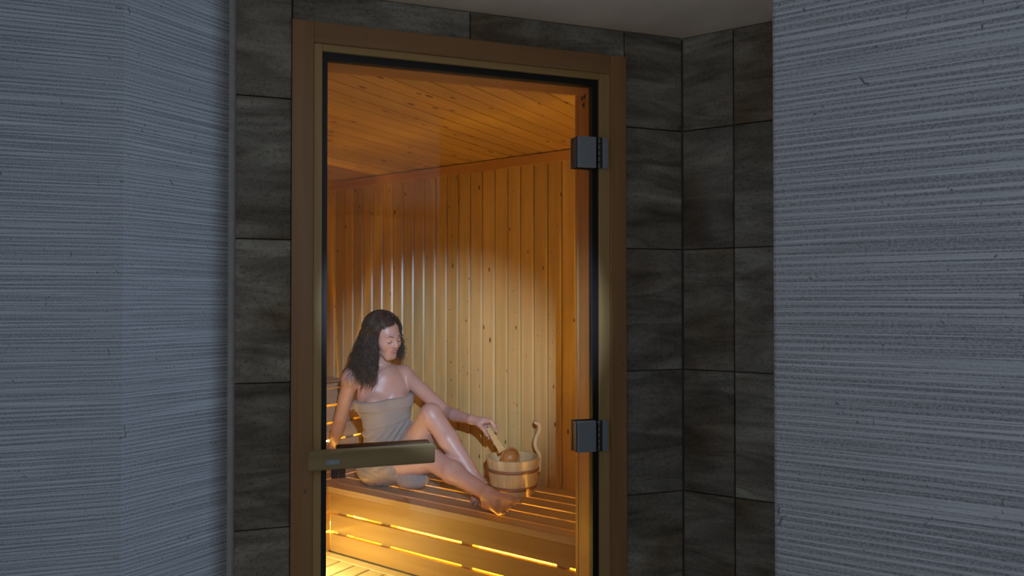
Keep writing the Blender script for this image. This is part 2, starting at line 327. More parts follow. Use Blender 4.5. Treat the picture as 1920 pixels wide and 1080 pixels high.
# front edge board with its rounded inner corner
rr = .10; poly = [(1.47, -.62), (1.47, -.549), (XL + rr * .35, -.549)]
cx, cy = XL + .02, -.549 + .11
for q in range(1, 8):
    a = R(-90 - 90 * q / 8 * 1.0); poly.append((XL - .085 + (rr + .02) * (1 + math.cos(R(-90 - 11.25 * q))) , -.549 + rr * (1 + math.sin(R(-90 - 11.25 * q)))))
poly += [(XL - .085, -.449), (XL - .085, yl0), (XL, yl0), (XL, -.62)]
link('edge_board', prism_me(poly, 2, BZ - .027, BZ + .0005), M_ASPEN_X, lb)
for (z0, z1) in ((.200, .291), (.1005, .186), (.0, .0865)):
    link('front_board', box_me(XL + .006, 1.47, -.612, -.592, z0, z1, .003), M_FRONT, lb)
    link('side_board', box_me(XL - .020, XL - .0, yl0, -.606, z0, z1, .003), M_FRONTY, lb)
for xp in (-.775, -.48, .0, .48, .96): link('post', box_me(xp - .03, xp + .03, -.590, -.545, .0, BZ - .028), M_ASPEN_X, lb)
for xp in (-.775, -.2, .38, .96): link('bearer', box_me(xp - .022, xp + .022, -.54, -.03, BZ - .075, BZ - .0275), M_ASPEN_X, lb)
link('cavity_floor', box_me(-1.22, 1.47, -.60, -.02, .002, .010), M_PALE, lb)
link('cavity_back', box_me(-1.22, 1.47, -.020, -.019, .012, BZ - .03), M_PALE, lb)
link('light_strip', box_me(-.80, 1.4, -.520, -.500, .028, .04), M_LED, lb)
link('light_strip', box_me(-.80, 1.4, -.16, -.14, .028, .04), M_LED, lb)
link('light_strip', box_me(-1.10, -1.08, -1.4, -.10, .028, .04), M_LED, lb)

# upper bench along the left wall with its riser boards
ub = root('upper_bench', (B0.x, B0.y, 0), SANG, label='upper sauna bench with slatted riser at the far left behind the woman', category='bench')
link('top_board', box_me(-1.31, -1.215, yl0, -.02, .748, .775, .003), M_ASPEN_Y, ub)
for k in range(4): link('slat', box_me(max(-1.715, -1.32 - .107 * (k + 1)), -1.32 - .107 * k - .016, yl0, -.02, .748, .775, .003), M_ASPEN_Y, ub)
z = .742
while z > .36:
    link('riser_board', box_me(-1.246, -1.226, yl0, -.02, z - .087, z, .003), M_ASPEN_Y, ub); z -= .1
for yy in (-.10, -.7, -1.5): link('post', box_me(-1.29, -1.248, yy - .03, yy + .03, .0, .747), M_ASPEN_Y, ub)
link('light_strip', box_me(-1.42, -1.40, -1.6, -.08, .40, .412), M_LED, ub)

# ================================================================ SETTING: door wall, tiles
ZT = 2.066
s_in = onD(547, 300)[0]; s_out = onD(1171.5, 300)[0]; z_top = (onD(547, 38)[1] + onD(1170.3, 108.9)[1]) / 2
WT = .115
wd = root('wall_back', P0, DANG, kind='structure')
XR = (TC - P0).dot(DX)
link('backing', box_me(-.20, s_in + .004, .012, WT, 0, ZT), M_GROUT, wd)
link('backing', box_me(s_out - .004, XR + .1, .012, WT, 0, ZT), M_GROUT, wd)
link('backing', box_me(s_in - .01, s_out + .01, .012, WT, z_top - .004, ZT), M_GROUT, wd)
def tiles(parent, x0, x1, z0, z1, g=.0014, nm='tile'):
    o = link(nm, box_me(g, x1 - x0 - g, 0, .012, g, z1 - z0 - g, .0018, 1), M_STONE, parent, (x0, random.uniform(-.0012, .0012), z0)); return o
zs = [0, .035, .4075, .7795, 1.032 - .0, 1.4015, 1.774, ZT]
zs = [-.0, .283, .655, 1.031, 1.4035, 1.774, ZT]
s882 = onD(882, 60)[0]
for a, b in zip(zs[:-1], zs[1:]):
    tiles(wd, -.16, s_in - .0, a, b); tiles(wd, s_out, XR - .001, a, b)
tiles(wd, s_in, s882, z_top, ZT); tiles(wd, s882, s_out, z_top, ZT)
wt = root('wall_right_back', TC, TANG, kind='structure')
link('backing', box_me(.0, 1.0, .012, .08, 0, ZT), M_GROUT, wt)
xt = [0.001, .157, .157 + .49]
for q in range(2):
    for a, b in zip(zs[:-1], zs[1:]): tiles(wt, xt[q], xt[q + 1], a, b)
# wallpapered walls
l1 = link('wall_left_inner', box_me(0, .270, 0, .05, 0, ZT), M_PAPER, None, LC, (0, 0, LANG), kind='structure')
l0 = link('wall_left', box_me(-1.7, 0, 0, .06, 0, ZT, ), M_PAPER, None, LC, (0, 0, DANG), kind='structure')
link('trim_1', prism_me([(-.004 + .012 * math.cos(a), .006 + .012 * math.sin(a)) for a in [R(30 * q) for q in range(12)]], 2, 0, ZT), M_BEAD, None, P0 + DX * -.1445 + DN * -.006, (0, 0, DANG), kind='structure')
rw = link('wall_right', box_me(0, 2.6, 0, 1.10, 0, ZT, .004), M_PAPER, None, RE, (0, 0, TANG), kind='structure')
link('baseboard_left', box_me(-1.7, .0, -.010, -.001, 0, .07, .002), M_BEAD, None, LC, (0, 0, DANG), kind='structure')

# ================================================================ door
dr = root('door_1', P0, DANG, kind='structure', label='glass sauna door in a pine frame with a timber pull bar', category='door')
c_l, c_r = onD(588, 300)[0], onD(1142, 300)[0]; z_c = (onD(588, 79.8)[1] + onD(1138, 141)[1]) / 2
g_l, g_r = onD(604, 300)[0], onD(1122.5, 300)[0]; z_g = (onD(603.5, 95.6)[1] + onD(1122, 150.3)[1]) / 2
v_l, v_r = onD(613.8, 300, .004)[0], onD(1110.5, 300, .004)[0]; z_v = (onD(615, 111.2)[1] + onD(1110, 159.2)[1]) / 2
link('frame_casing', box_me(s_in, c_l, -.012, .02, 0, z_top, .002), M_FRAME_Z, dr)
link('frame_casing', box_me(c_r, s_out, -.012, .02, 0, z_top, .002), M_FRAME_Z, dr)
link('frame_casing', box_me(c_l, c_r, -.0118, .02, z_c, z_top, .002), M_FRAME_X, dr)
link('frame_stop', box_me(c_l, g_l, -.005, .05, 0, z_c, .0015), M_STOP_Z, dr)
link('frame_stop', box_me(g_r, c_r, -.005, .05, 0, z_c, .0015), M_STOP_Z, dr)
link('frame_stop', box_me(g_l, g_r, -.0048, .05, z_g, z_c, .0015), M_STOP_X, dr)
link('gasket', box_me(g_l, v_l, .004, .030, 0, z_g), M_RUBBER, dr)
link('gasket', box_me(v_r, g_r, .004, .030, 0, z_g), M_RUBBER, dr)
link('gasket', box_me(v_l, v_r, .004, .030, z_v, z_g), M_RUBBER, dr)
link('glass_pane', box_me(v_l - .003, v_r + .003, .010, .018, .012, z_v + .003), M_GLASS, dr)
M_JAMB = wood('jamb_wood', 2, (.42, .20, .06), (.56, .30, .10), .5, .35); M_JAMBX = wood('jamb_wood_level', 0, (.42, .20, .06), (.56, .30, .10), .5, .35)
j_l, j_r = v_l - .004, v_r + .0
link('jamb', box_me(j_l - .035, j_l, .0305, .112, 0, z_v + .03, .001), M_JAMB, dr)
link('jamb', box_me(j_r, j_r + .035, .0305, .112, 0, z_v + .03, .001), M_JAMB, dr)
link('head_jamb', box_me(j_l, j_r, .0305, .112, z_v + .0, z_v + .03, .001), M_JAMBX, dr)
link('inner_casing', box_me(j_r - .001, j_r + .06, .114, .136, 0, z_v + .05, .002), M_JAMB, dr)
link('inner_casing', box_me(j_l - .06, j_l + .001, .114, .136, 0, z_v + .05, .002), M_JAMB, dr)
link('threshold', box_me(g_l, g_r, .0, .11, 0, .012, .002), M_STEELD, dr)
# stamped marks on the upper jamb corner
tm = link('stamped_mark', text_me('8 V/', .020), M_INK, dr, (j_r - .0008, .068, z_v - .018), (R(90), 0, R(-90)))
tm = link('stamped_mark', text_me('M', .022), M_INK, dr, (j_r - .0008, .068, z_v - .042), (R(90), 0, R(-90)))
# pull bar outside
hs_l = onD(577, 866, -.075)[0]; hs_r = onD(816, 850, -.075)[0]
hz1 = (onD(600, 848.6, -.075)[1] + onD(800, 833, -.075)[1]) / 2; hz0 = (onD(600, 884.0, -.075)[1] + onD(800, 868.6, -.075)[1]) / 2
hb = link('pull_bar', box_me(hs_l, hs_r, -.075, -.047, hz0, hz1, .006, 3), M_HANDLE, dr)
pl = box_me(-.0228, .0228, -.0018, 0, -.0062, .0062)
bmp = bmesh.new(); bmp.from_mesh(pl); bmesh.ops.bevel(bmp, geom=[e for e in bmp.edges if abs(e.verts[0].co.y - e.verts[1].co.y) > .001], offset=.006, segments=5, affect='EDGES'); bmp.to_mesh(pl); bmp.free()
ps, pz = onD(624, 866.5, -.076)
link('maker_plate', pl, M_PLATE, hb, (ps, -.0752, pz), label='small grey metal plate with worn lettering')
link('plate_lettering', text_me('ELIIO', .0105, .0003), M_INKG, hb, (ps + .004, -.0772, pz), (R(90), 0, 0))
for xx in (hs_l + .12, hs_r - .05): link('standoff', prism_me([(xx + .007 * math.cos(R(q * 30)), (hz0 + hz1) / 2 + .007 * math.sin(R(q * 30))) for q in range(12)], 1, -.048, .0095), M_STEELD, dr)
# bar inside
i_l = onD(629, 840, .075)[0]; i_r = onD(803, 830, .075)[0]; iz1 = onD(803, 822.5, .075)[1]
link('inner_bar', box_me(i_l, i_r, .047, .075, iz1 - .046, iz1, .007, 3), M_DARKW, dr)  # dark colour paints in the bar's unlit corridor side
for a, b in ((620.3, 632.8), (634.0, 646.6)):
    xa, xb = onD(a, 886, .045)[0], onD(b, 886, .045)[0]; zb = onD(630, 893, .045)[1]
    link('mounting_block', box_me(xa, xb, .0185, .045, zb, zb + .05, .001), M_DARKW, dr)
# hinges
for (yt, yb, yt2, yb2) in ((254.5, 312.5, 257, 313.5), (791, 849, 791, 848)):
    hx0, zt_ = onD(1081, yt, -.014); hx1 = onD(1117, yt, -.014)[0]; zb_ = onD(1081, yb, -.014)[1]
    h = link('hinge', box_me(hx0 + .004, hx1, -.018, -.006, zb_, zt_, .0012), M_STEEL, dr, label='brushed steel hinge on the right edge of the door')
    link('hinge_back_plate', box_me(hx0 - .002, hx1, .0185, .028, zb_, zt_, .001), M_STEELD, h)
    link('hinge_clamp', box_me(hx0, hx0 + .0035, -.012, .0185, zb_ + .001, zt_ - .001), M_STEELD, h)
    kx = onD(1124, yt, -.012)[0]; fx0, fx1 = onD(1129.5, yt, -.015)[0], onD(1139.5, yt, -.015)[0]
    link('frame_leaf', box_me(fx0, fx1, -.018, -.0055, zb_, zt_, .001), M_STEEL, h)
    nk = 5; hh = (zt_ - zb_) / nk
    for k in range(nk):
        link('knuckle', lathe_me([(0.0001, .0006), (.0066, .0006), (.0070, .0012), (.0070, hh - .0012), (.0066, hh - .0006), (.0001, hh - .0006)], 16), M_STEELD, h, (kx, -.011, zb_ + k * hh))

# ================================================================ bucket and ladle
bc = at(962, 905, 3.40); bc = Vector((bc.x, 3.40, BZ + .0006))
bk = root('sauna_bucket', bc, 0, label='round wooden stave bucket with brown hoops and one tall curved handle stave', category='bucket')
BH, RB, RT = .172, .106, .131; NS = 20
def stave(k, ztop):
    a0, a1 = 2 * math.pi * k / NS + .0025, 2 * math.pi * (k + 1) / NS - .0025; v = []; f = []; n = 3
    for zz, r in ((0, RB), (ztop, RB + (RT - RB) * ztop / BH)):
        for rad in (r, r - .012):
            for q in range(n + 1):
                a = a0 + (a1 - a0) * q / n; v.append((rad * math.cos(a), rad * math.sin(a), zz))
    m = n + 1
    for q in range(n):
        f += [(q, q + 1, 2 * m + q + 1, 2 * m + q), (m + q + 1, m + q, 3 * m + q, 3 * m + q + 1), (2 * m + q, 2 * m + q + 1, 3 * m + q + 1, 3 * m + q), (q + 1, q, m + q, m + q + 1)]
    f += [(0, 2 * m, 3 * m, m), (n, m + n, 3 * m + n, 2 * m + n)]
    return mesh_from(v, f)
for k in range(NS): link('stave', stave(k, BH), M_STAVE, bk)
for zz in (.036, .118):
    r = RB + (RT - RB) * zz / BH
    link('hoop', lathe_me([(r - .0, -.008), (r + .0035, -.007), (r + .005, 0), (r + .0045, .007), (r + .0008, .008)], 64), M_HOOP, bk, (0, 0, zz))
link('bucket_bottom', lathe_me([(.0001, .012), (RB - .013, .012), (RB - .013, .022), (.0001, .022)], 40), M_STAVE, bk)
link('bucket_logo', text_me('w', .012, .0002), M_INK, bk, (-.066, -.0905, .088), (R(98), 0, R(-36)))
# handle stave: an S-curve seen edge-on
hp = [(RT - .006, .10), (RT - .004, BH + .004), (RT - .012, BH + .022), (RT - .022, BH + .042), (RT - .026, BH + .066), (RT - .020, BH + .092), (RT - .009, BH + .118), (RT - .004, BH + .140), (RT - .008, BH + .154), (RT - .020, BH + .163), (RT - .030, BH + .164)]
def ribbon(pts, hw, th, sub=6):
    P = np.array(pts); out = []
    for q in range(len(P) - 1):
        p0, p1, p2, p3 = P[max(q - 1, 0)], P[q], P[q + 1], P[min(q + 2, len(P) - 1)]
        for s in range(sub):
            t = s / sub; out.append(.5 * ((2 * p1) + (-p0 + p2) * t + (2 * p0 - 5 * p1 + 4 * p2 - p3) * t * t + (-p0 + 3 * p1 - 3 * p2 + p3) * t ** 3))
    out.append(P[-1]); out = np.array(out); T = np.gradient(out, axis=0); T /= np.linalg.norm(T, axis=1)[:, None]; Nn = np.stack([T[:, 1], -T[:, 0]], 1)
    v = []; f = []; n = len(out)
    for q in range(n):
        e = th * (1 - .45 * max(0, (q / n - .85) / .15)); w = hw(q / n)
        for sx, sy in ((1, -1), (1, 1), (-1, 1), (-1, -1)):
            p = out[q] + Nn[q] * sx * e / 2; v.append((p[0], sy * w, p[1]))
    for q in range(n - 1):
        for s in range(4): a = q * 4 + s; b = q * 4 + (s + 1) % 4; f.append((a, b, b + 4, a + 4))
    f += [(3, 2, 1, 0), tuple(n * 4 - 4 + s for s in range(4))]
    me = mesh_from(v, f, False); bm = bmesh.new(); bm.from_mesh(me); bmesh.ops.recalc_face_normals(bm, faces=bm.faces); bm.to_mesh(me); bm.free(); return me
link('handle_stave', ribbon(hp, lambda u: .026 - .006 * math.sin(u * math.pi), .0145), M_STAVE, bk, (0, 0, 0), (0, 0, R(6)))
# ladle
LY = 3.365
la, lb_ = at(915, 802, LY), at(942, 846, LY - .0)
lc = at(957, 857, LY + .01)
ld = root('ladle', lc, 0, label='wooden ladle with flat handle held over the bucket', category='ladle')
axn = Vector((-.30, -.80, .50)).normalized()
q_ = axn.to_track_quat('Z', 'X').to_euler()
prof = [(.0475 * math.sin(R(a)), -.0475 * math.cos(R(a)) * .95) for a in range(1, 91, 8)] + [(.0475, .004), (.0415, .004)] + [(.0415 * math.sin(R(a)), -.0415 * math.cos(R(a)) * .95) for a in range(89, 0, -8)]
link('bowl', lathe_me(prof, 36), M_LADLED, ld, (0, 0, 0), q_)
def bar_between(a, b, up, widths, th):
    d = (b - a); n = len(widths); d0 = d.normalized(); side = d0.cross(up).normalized(); nn = side.cross(d0).normalized(); v = []; f = []
    for q, w in enumerate(widths):
        p = a + d * q / (n - 1)
        for sx, sy in ((1, 1), (-1, 1), (-1, -1), (1, -1)): v.append(p + side * sx * w / 2 + nn * sy * th / 2)
    for q in range(n - 1):
        for s in range(4): i0 = q * 4 + s; i1 = q * 4 + (s + 1) % 4; f.append((i0, i1, i1 + 4, i0 + 4))
    f += [(3, 2, 1, 0), tuple(n * 4 - 4 + s for s in range(4))]
    me = mesh_from(v, f); bm = bmesh.new(); bm.from_mesh(me); bmesh.ops.recalc_face_normals(bm, faces=bm.faces)
    bmesh.ops.bevel(bm, geom=[e for e in bm.edges if e.calc_length() > .004], offset=.0018, segments=2, affect='EDGES'); bm.to_mesh(me); bm.free(); return me
link('handle', bar_between(la - lc, lb_ - lc, Vector((-.2, -.9, .3)), [.019, .024, .026, .027, .027, .030, .040], .013), M_LADLE, ld)
k1 = la + (lb_ - la) * .30; k2 = la + (lb_ - la) * .325
link('handle_band', bar_between(k1 - lc, k2 - lc, Vector((-.2, -.9, .3)), [.0285, .0285], .0150), M_DARKW, ld)

# ================================================================ the woman
class Field:
    def __init__(s, lo, hi, h):
        s.lo, s.h = np.array(lo, float), h; s.n = np.ceil((np.array(hi) - s.lo) / h).astype(int) + 1
        s.d = np.full(tuple(s.n), 1.0, np.float32)
    def _win(s, lo, hi):
        a = np.clip(np.floor((lo - s.lo) / s.h).astype(int), 0, s.n); b = np.clip(np.ceil((hi - s.lo) / s.h).astype(int) + 1, 0, s.n)
        if np.any(b <= a): return None
        ax = [(s.lo[i] + s.h * np.arange(a[i], b[i])).astype(np.float32) for i in range(3)]
        return (slice(a[0], b[0]), slice(a[1], b[1]), slice(a[2], b[2])), np.meshgrid(*ax, indexing='ij')
    def _put(s, w, d, k, op):
        cur = s.d[w]
        if op == 'sub':
            hh = np.clip(.5 - .5 * (cur + d) / k, 0, 1); s.d[w] = cur * (1 - hh) - d * hh + k * hh * (1 - hh)
        else:
            hh = np.clip(.5 + .5 * (cur - d) / k, 0, 1); s.d[w] = cur * (1 - hh) + d * hh - k * hh * (1 - hh)
    def cone(s, a, b, r1, r2, k=.02, op='add', inf=0):
        a, b = np.array(a, float), np.array(b, float); r1 += inf; r2 += inf; m = max(r1, r2) + k + 3 * s.h
        w = s._win(np.minimum(a, b) - m, np.maximum(a, b) + m)
        if w is None: return
        w, (X, Y, Z) = w; ba = b - a; L2 = max(ba @ ba, 1e-9)
        t = np.clip(((X - a[0]) * ba[0] + (Y - a[1]) * ba[1] + (Z - a[2]) * ba[2]) / L2, 0, 1)
        d = np.sqrt((X - a[0] - t * ba[0]) ** 2 + (Y - a[1] - t * ba[1]) ** 2 + (Z - a[2] - t * ba[2]) ** 2) - (r1 + (r2 - r1) * t)
        s._put(w, d.astype(np.float32), k, op)
    def ell(s, c, M, r, k=.02, op='add', inf=0):
        c = np.array(c, float); r = np.array(r, float) + inf; m = max(r) + k + 3 * s.h
        w = s._win(c - m, c + m)
        if w is None: return
        w, (X, Y, Z) = w; X = X - c[0]; Y = Y - c[1]; Z = Z - c[2]
        k0 = 0; k1 = 0
        for i in range(3):
            e = X * M[i][0] + Y * M[i][1] + Z * M[i][2]; k0 = k0 + (e / r[i]) ** 2; k1 = k1 + (e / r[i] ** 2) ** 2
        k0 = np.sqrt(k0); k1 = np.sqrt(k1) + 1e-9
        s._put(w, (k0 * (k0 - 1) / k1).astype(np.float32), k, op)
    def clip(s, p, n):
        """keep the half space (x-p).n < 0"""
        ax = [(s.lo[i] + s.h * np.arange(s.n[i])).astype(np.float32) for i in range(3)]
        pl = (ax[0] - p[0])[:, None, None] * n[0] + (ax[1] - p[1])[None, :, None] * n[1] + (ax[2] - p[2])[None, None, :] * n[2]
        s.d = np.maximum(s.d, pl)
    def sample(s, P):
        q = (P - s.lo) / s.h; i = np.clip(np.floor(q).astype(int), 0, s.n - 2); f = np.clip(q - i, 0, 1); v = 0
        for dx in (0, 1):
            for dy in (0, 1):
                for dz in (0, 1):
                    wt_ = (f[:, 0] if dx else 1 - f[:, 0]) * (f[:, 1] if dy else 1 - f[:, 1]) * (f[:, 2] if dz else 1 - f[:, 2])
                    v = v + wt_ * s.d[i[:, 0] + dx, i[:, 1] + dy, i[:, 2] + dz]
        return v
    def grad(s, P):
        e = s.h; g = np.stack([s.sample(P + np.eye(3)[i] * e) - s.sample(P - np.eye(3)[i] * e) for i in range(3)], 1)
        return g / (np.linalg.norm(g, axis=1)[:, None] + 1e-9)
    def mesh(s, origin, smooth=1):
        d = s.d; ins = d < 0; n = d.shape
        c = np.zeros((n[0] - 1, n[1] - 1, n[2] - 1), np.uint8)
        for dx in (0, 1):
            for dy in (0, 1):
                for dz in (0, 1): c += ins[dx:n[0] - 1 + dx, dy:n[1] - 1 + dy, dz:n[2] - 1 + dz]
        act = (c > 0) & (c < 8); I = np.argwhere(act); idx = np.full(c.shape, -1, np.int32); idx[act] = np.arange(len(I))
        acc = np.zeros((len(I), 3)); cnt = np.zeros(len(I))
        cor = [(a, b, e) for a in (0, 1) for b in (0, 1) for e in (0, 1)]
        for p in cor:
            for ax in range(3):
                if p[ax]: continue
                q = list(p); q[ax] = 1
                da = d[I[:, 0] + p[0], I[:, 1] + p[1], I[:, 2] + p[2]]; dbb = d[I[:, 0] + q[0], I[:, 1] + q[1], I[:, 2] + q[2]]
                m = (da < 0) != (dbb < 0); t = np.where(m, da / (da - dbb + 1e-12), 0)
                pt = np.array(p, float)[None] + t[:, None] * (np.array(q) - np.array(p))[None]
                acc[m] += pt[m]; cnt[m] += 1
        V = (I + acc / cnt[:, None]) * s.h + s.lo
        F_ = []
        for ax in range(3):
            u, v = (ax + 1) % 3, (ax + 2) % 3
            sl0 = [slice(1, None)] * 3; sl1 = [slice(1, None)] * 3
            sl0[ax] = slice(0, -1); sl1[ax] = slice(1, None)
            A, Bb = ins[tuple(sl0)], ins[tuple(sl1)]
            E = np.argwhere(A != Bb); E_ = E.copy()
            for w_ in (u, v): E_[:, w_] += 1
            ok = (E_[:, u] < n[u] - 1) & (E_[:, v] < n[v] - 1); E_ = E_[ok]; fl = A[tuple(E[ok].T)]
            def cell(du, dv):
                q = E_.copy(); q[:, u] -= du; q[:, v] -= dv; return idx[tuple(q.T)]
            Q = np.stack([cell(1, 1), cell(0, 1), cell(0, 0), cell(1, 0)], 1)
            Q[~fl] = Q[~fl][:, ::-1]; F_.append(Q)
        Q = np.concatenate(F_); Q = Q[(Q >= 0).all(1)]
        for _ in range(smooth):
            acc = np.zeros_like(V); cnt = np.zeros(len(V))
            for a in range(4):
                b = (a + 1) % 4
                np.add.at(acc, Q[:, a], V[Q[:, b]]); np.add.at(cnt, Q[:, a], 1); np.add.at(acc, Q[:, b], V[Q[:, a]]); np.add.at(cnt, Q[:, b], 1)
            V = V * .5 + .5 * acc / np.maximum(cnt, 1)[:, None]
        return V, Q
def np_mesh(V, Q, origin, name='m', smooth=True):
    V = V - np.array(origin); me = bpy.data.meshes.new(name); me.vertices.add(len(V)); me.vertices.foreach_set('co', V.astype(np.float32).ravel())
    k = Q.shape[1]; me.loops.add(Q.size); me.loops.foreach_set('vertex_index', Q.astype(np.int32).ravel())
    me.polygons.add(len(Q)); me.polygons.foreach_set('loop_start', np.arange(0, Q.size, k, dtype=np.int32)); me.polygons.foreach_set('loop_total', np.full(len(Q), k, np.int32))
    me.update(calc_edges=True); me.validate()
    if smooth: me.polygons.foreach_set('use_smooth', np.ones(len(me.polygons), bool))
    return me
A = lambda px, py, Y: np.array(at(px, py, Y))
Lv = np.array([.906, .423, 0]); Fv = np.array([.423, -.906, 0]); Uv = np.array([0, 0, 1.])
TM = [Lv, Fv, Uv]
pel = np.array([-.61, 3.60, .425]); che = np.array([-.672, 3.665, .755]); wai = np.array([-.640, 3.63, .58])
shR = A(658, 708, 3.60); shL = A(757, 702, 3.73); nb = A(712, 688, 3.68)
elR = A(640, 780, 3.72); wrR = A(624, 836, 3.86)
elL = A(838, 774, 3.60); wrL = A(884, 787, 3.42)
hipR = pel - Lv * .085 + Fv * .02; hipL = pel + Lv * .085 + Fv * .02
hipR[2] = .412; hipL[2] = .42
knR = A(812, 863, 3.36); anR = A(914, 927, 3.10)
knL = A(808, 776, 3.40); anL = A(896, 905, 3.28)
# head frame
yaw, pit, rol = R(48), R(18), R(6)
f = np.array([math.sin(yaw) * math.cos(pit), -math.cos(yaw) * math.cos(pit), -math.sin(pit)])
l = np.array([math.cos(yaw), math.sin(yaw), 0]); l = l * math.cos(rol) + Uv * math.sin(rol); l /= np.linalg.norm(l); f -= l * (f @ l); f /= np.linalg.norm(f)
u = np.cross(l, f); u = u if u[2] > 0 else -u
HM = [l, f, u]; HC = A(721, 629, 3.62)
H = lambda x, y, z: HC + l * x + f * y + u * z

def torso(G, inf=0, k=.03):
    G.ell(che, TM, (.138, .088, .15), k, inf=inf)
    G.ell(wai, TM, (.112, .082, .14), .04, inf=inf)
    G.ell(pel, TM, (.160, .112, .100), .05, inf=inf)
    for sg in (-1, 1): G.ell(che + Lv * .058 * sg + Fv * .062 - Uv * .035, TM, (.055, .048, .055), .02, inf=inf)
G = Field((-1.10, 2.92, .30), (.07, 4.08, 1.20), .0036)
torso(G)
G.cone(shR, nb - Uv * .012, .040, .040, .03); G.cone(shL, nb - Uv * .012, .040, .040, .03)
G.cone(nb + Uv * -.02, HC - u * .035 - f * .018, .049, .045, .02)
G.cone(che + Uv * .09, nb - Uv * .03, .075, .055, .03)
# arms
G.cone(shR, shR, .047, .047, .03); G.cone(shL, shL, .046, .046, .03)
G.cone(shR, elR, .043, .035, .015); G.cone(elR, elR * .6 + wrR * .4, .035, .035, .01); G.cone(elR * .6 + wrR * .4, wrR, .035, .024, .01)
G.cone(shL, elL, .042, .034, .015); G.cone(elL, elL * .65 + wrL * .35, .034, .032, .01); G.cone(elL * .65 + wrL * .35, wrL, .032, .0215, .01)
# legs
midR = hipR * .45 + knR * .55; midL = hipL * .45 + knL * .55
G.cone(hipR, midR, .086, .070, .03); G.cone(midR, knR, .070, .054, .02)
G.cone(hipL, midL, .086, .070, .03); G.cone(midL, knL, .070, .052, .02)
cR = knR * .62 + anR * .38; cL = knL * .62 + anL * .38
G.cone(knR, cR, .052, .052, .015); G.cone(cR, anR, .050, .029, .015)
G.cone(knL, cL, .050, .050, .015); G.cone(cL, anL, .048, .029, .015)
# near foot (lies tipped towards its outer side)
heR = np.array([-.110, 3.11, .348]); mtB = A(956, 936, 3.01); mtS = A(937, 957, 3.035); tiB = A(974, 940, 2.985); tiS = A(946, 964, 3.005); mtS[2] = max(mtS[2], .338); tiS[2] = max(tiS[2], .331)
G.cone(anR, heR, .029, .026, .015); G.cone(anR, mtB, .028, .018, .015); G.cone(heR, mtS, .026, .016, .02); G.cone(anR, mtS, .026, .016, .02)
G.cone(mtB, mtS, .018, .014, .012)
TOES = []
for q in range(5):
    t = q / 4; b = mtB * (1 - t) + mtS * t; e = tiB * (1 - t) + tiS * t; e = e - (e - b) * (.10 * q / 4 + (.12 if q else 0)); rr_ = [.0125, .0088, .0082, .0078, .0075][q]
    mid = (b + e) / 2 + np.array([0, 0, .004 if q else 0]); G.cone(b, mid, rr_ * 1.05, rr_, .004); G.cone(mid, e, rr_, rr_ * .92, .003); TOES.append((mid, e, rr_))
# far foot flat on the bench beneath
heL = np.array([-.170, 3.335, .350]); btL = [np.array([-.118, 3.19, .340]), np.array([-.172, 3.205, .336])]
G.cone(anL, heL, .029, .026, .015)
for b in btL: G.cone(anL, b, .026, .015, .015); G.cone(heL, b, .024, .014, .015)
for q in range(5):
    t = q / 4; b = btL[0] * (1 - t) + btL[1] * t; e = b + np.array([.006 - .016 * t, -.055 + .02 * t, -.006]); rr_ = [.012, .0085, .008, .0077, .007][q]; e[2] = max(e[2], .329); G.cone(b, e, rr_, rr_ * .9, .004)
# supporting hand behind her
pR = wrR + np.array([-.016, .040, -.045]); pR[2] = .350; dirf = np.array([SY.x, SY.y, 0]) * .9 + np.array([-SX.x, -SX.y, 0]) * -.15; dirf /= np.linalg.norm(dirf); sd = np.cross(dirf, Uv)
G.cone(wrR, pR, .023, .024, .012)
for q in range(4):
    o = sd * (.030 - .020 * q); b = pR + dirf * .028 + o - Uv * .006; Lf = [.056, .066, .062, .048][q]; m_ = b + dirf * Lf * .5 + Uv * .004; e = b + dirf * Lf; e[2] = .3285; G.cone(pR + o * .7, b, .014, .0100, .006); G.cone(b, m_, .0095, .0088, .003); G.cone(m_, e, .0088, .0075, .003)
b = pR + sd * .035 - Uv * .008; e = b + sd * .030 + dirf * .030; e[2] = .329; G.cone(pR, b, .016, .011, .006); G.cone(b, e, .0105, .0085, .003)
# hand on the ladle
kn = [A(921, 790, 3.345), A(919, 789, 3.368), A(914, 792, 3.388), A(908, 795, 3.400)]
G.cone(wrL, (kn[0] + kn[1]) / 2, .0205, .0135, .01); G.cone(wrL, (kn[2] + kn[3]) / 2 + (wrL - kn[3]) * .15, .0205, .0130, .01); G.cone((kn[0] * .6 + wrL * .4), (kn[3] * .6 + wrL * .4), .015, .014, .01)
fing = [(kn[0], A(927, 799, 3.338), A(931, 810, 3.345), .0082), (kn[1], A(929, 799, 3.372), A(930, 813, 3.385), .0084), (kn[2], A(921, 806, 3.398), A(922, 820, 3.390), .0080), (kn[3], A(913, 808, 3.405), A(916, 822, 3.388), .0074)]
for a_, b_, c_, r_ in fing: G.cone(a_, b_, r_ * 1.1, r_, .005); G.cone(b_, c_, r_, r_ * .82, .003)
th0 = wrL * .55 + kn[0] * .45 + np.array([-.004, -.018, -.016]); th1 = A(908, 807, 3.335); th2 = A(914, 817, 3.340)
G.cone(wrL, th0, .016, .013, .01); G.cone(th0, th1, .0125, .0095, .006); G.cone(th1, th2, .0092, .0078, .003)
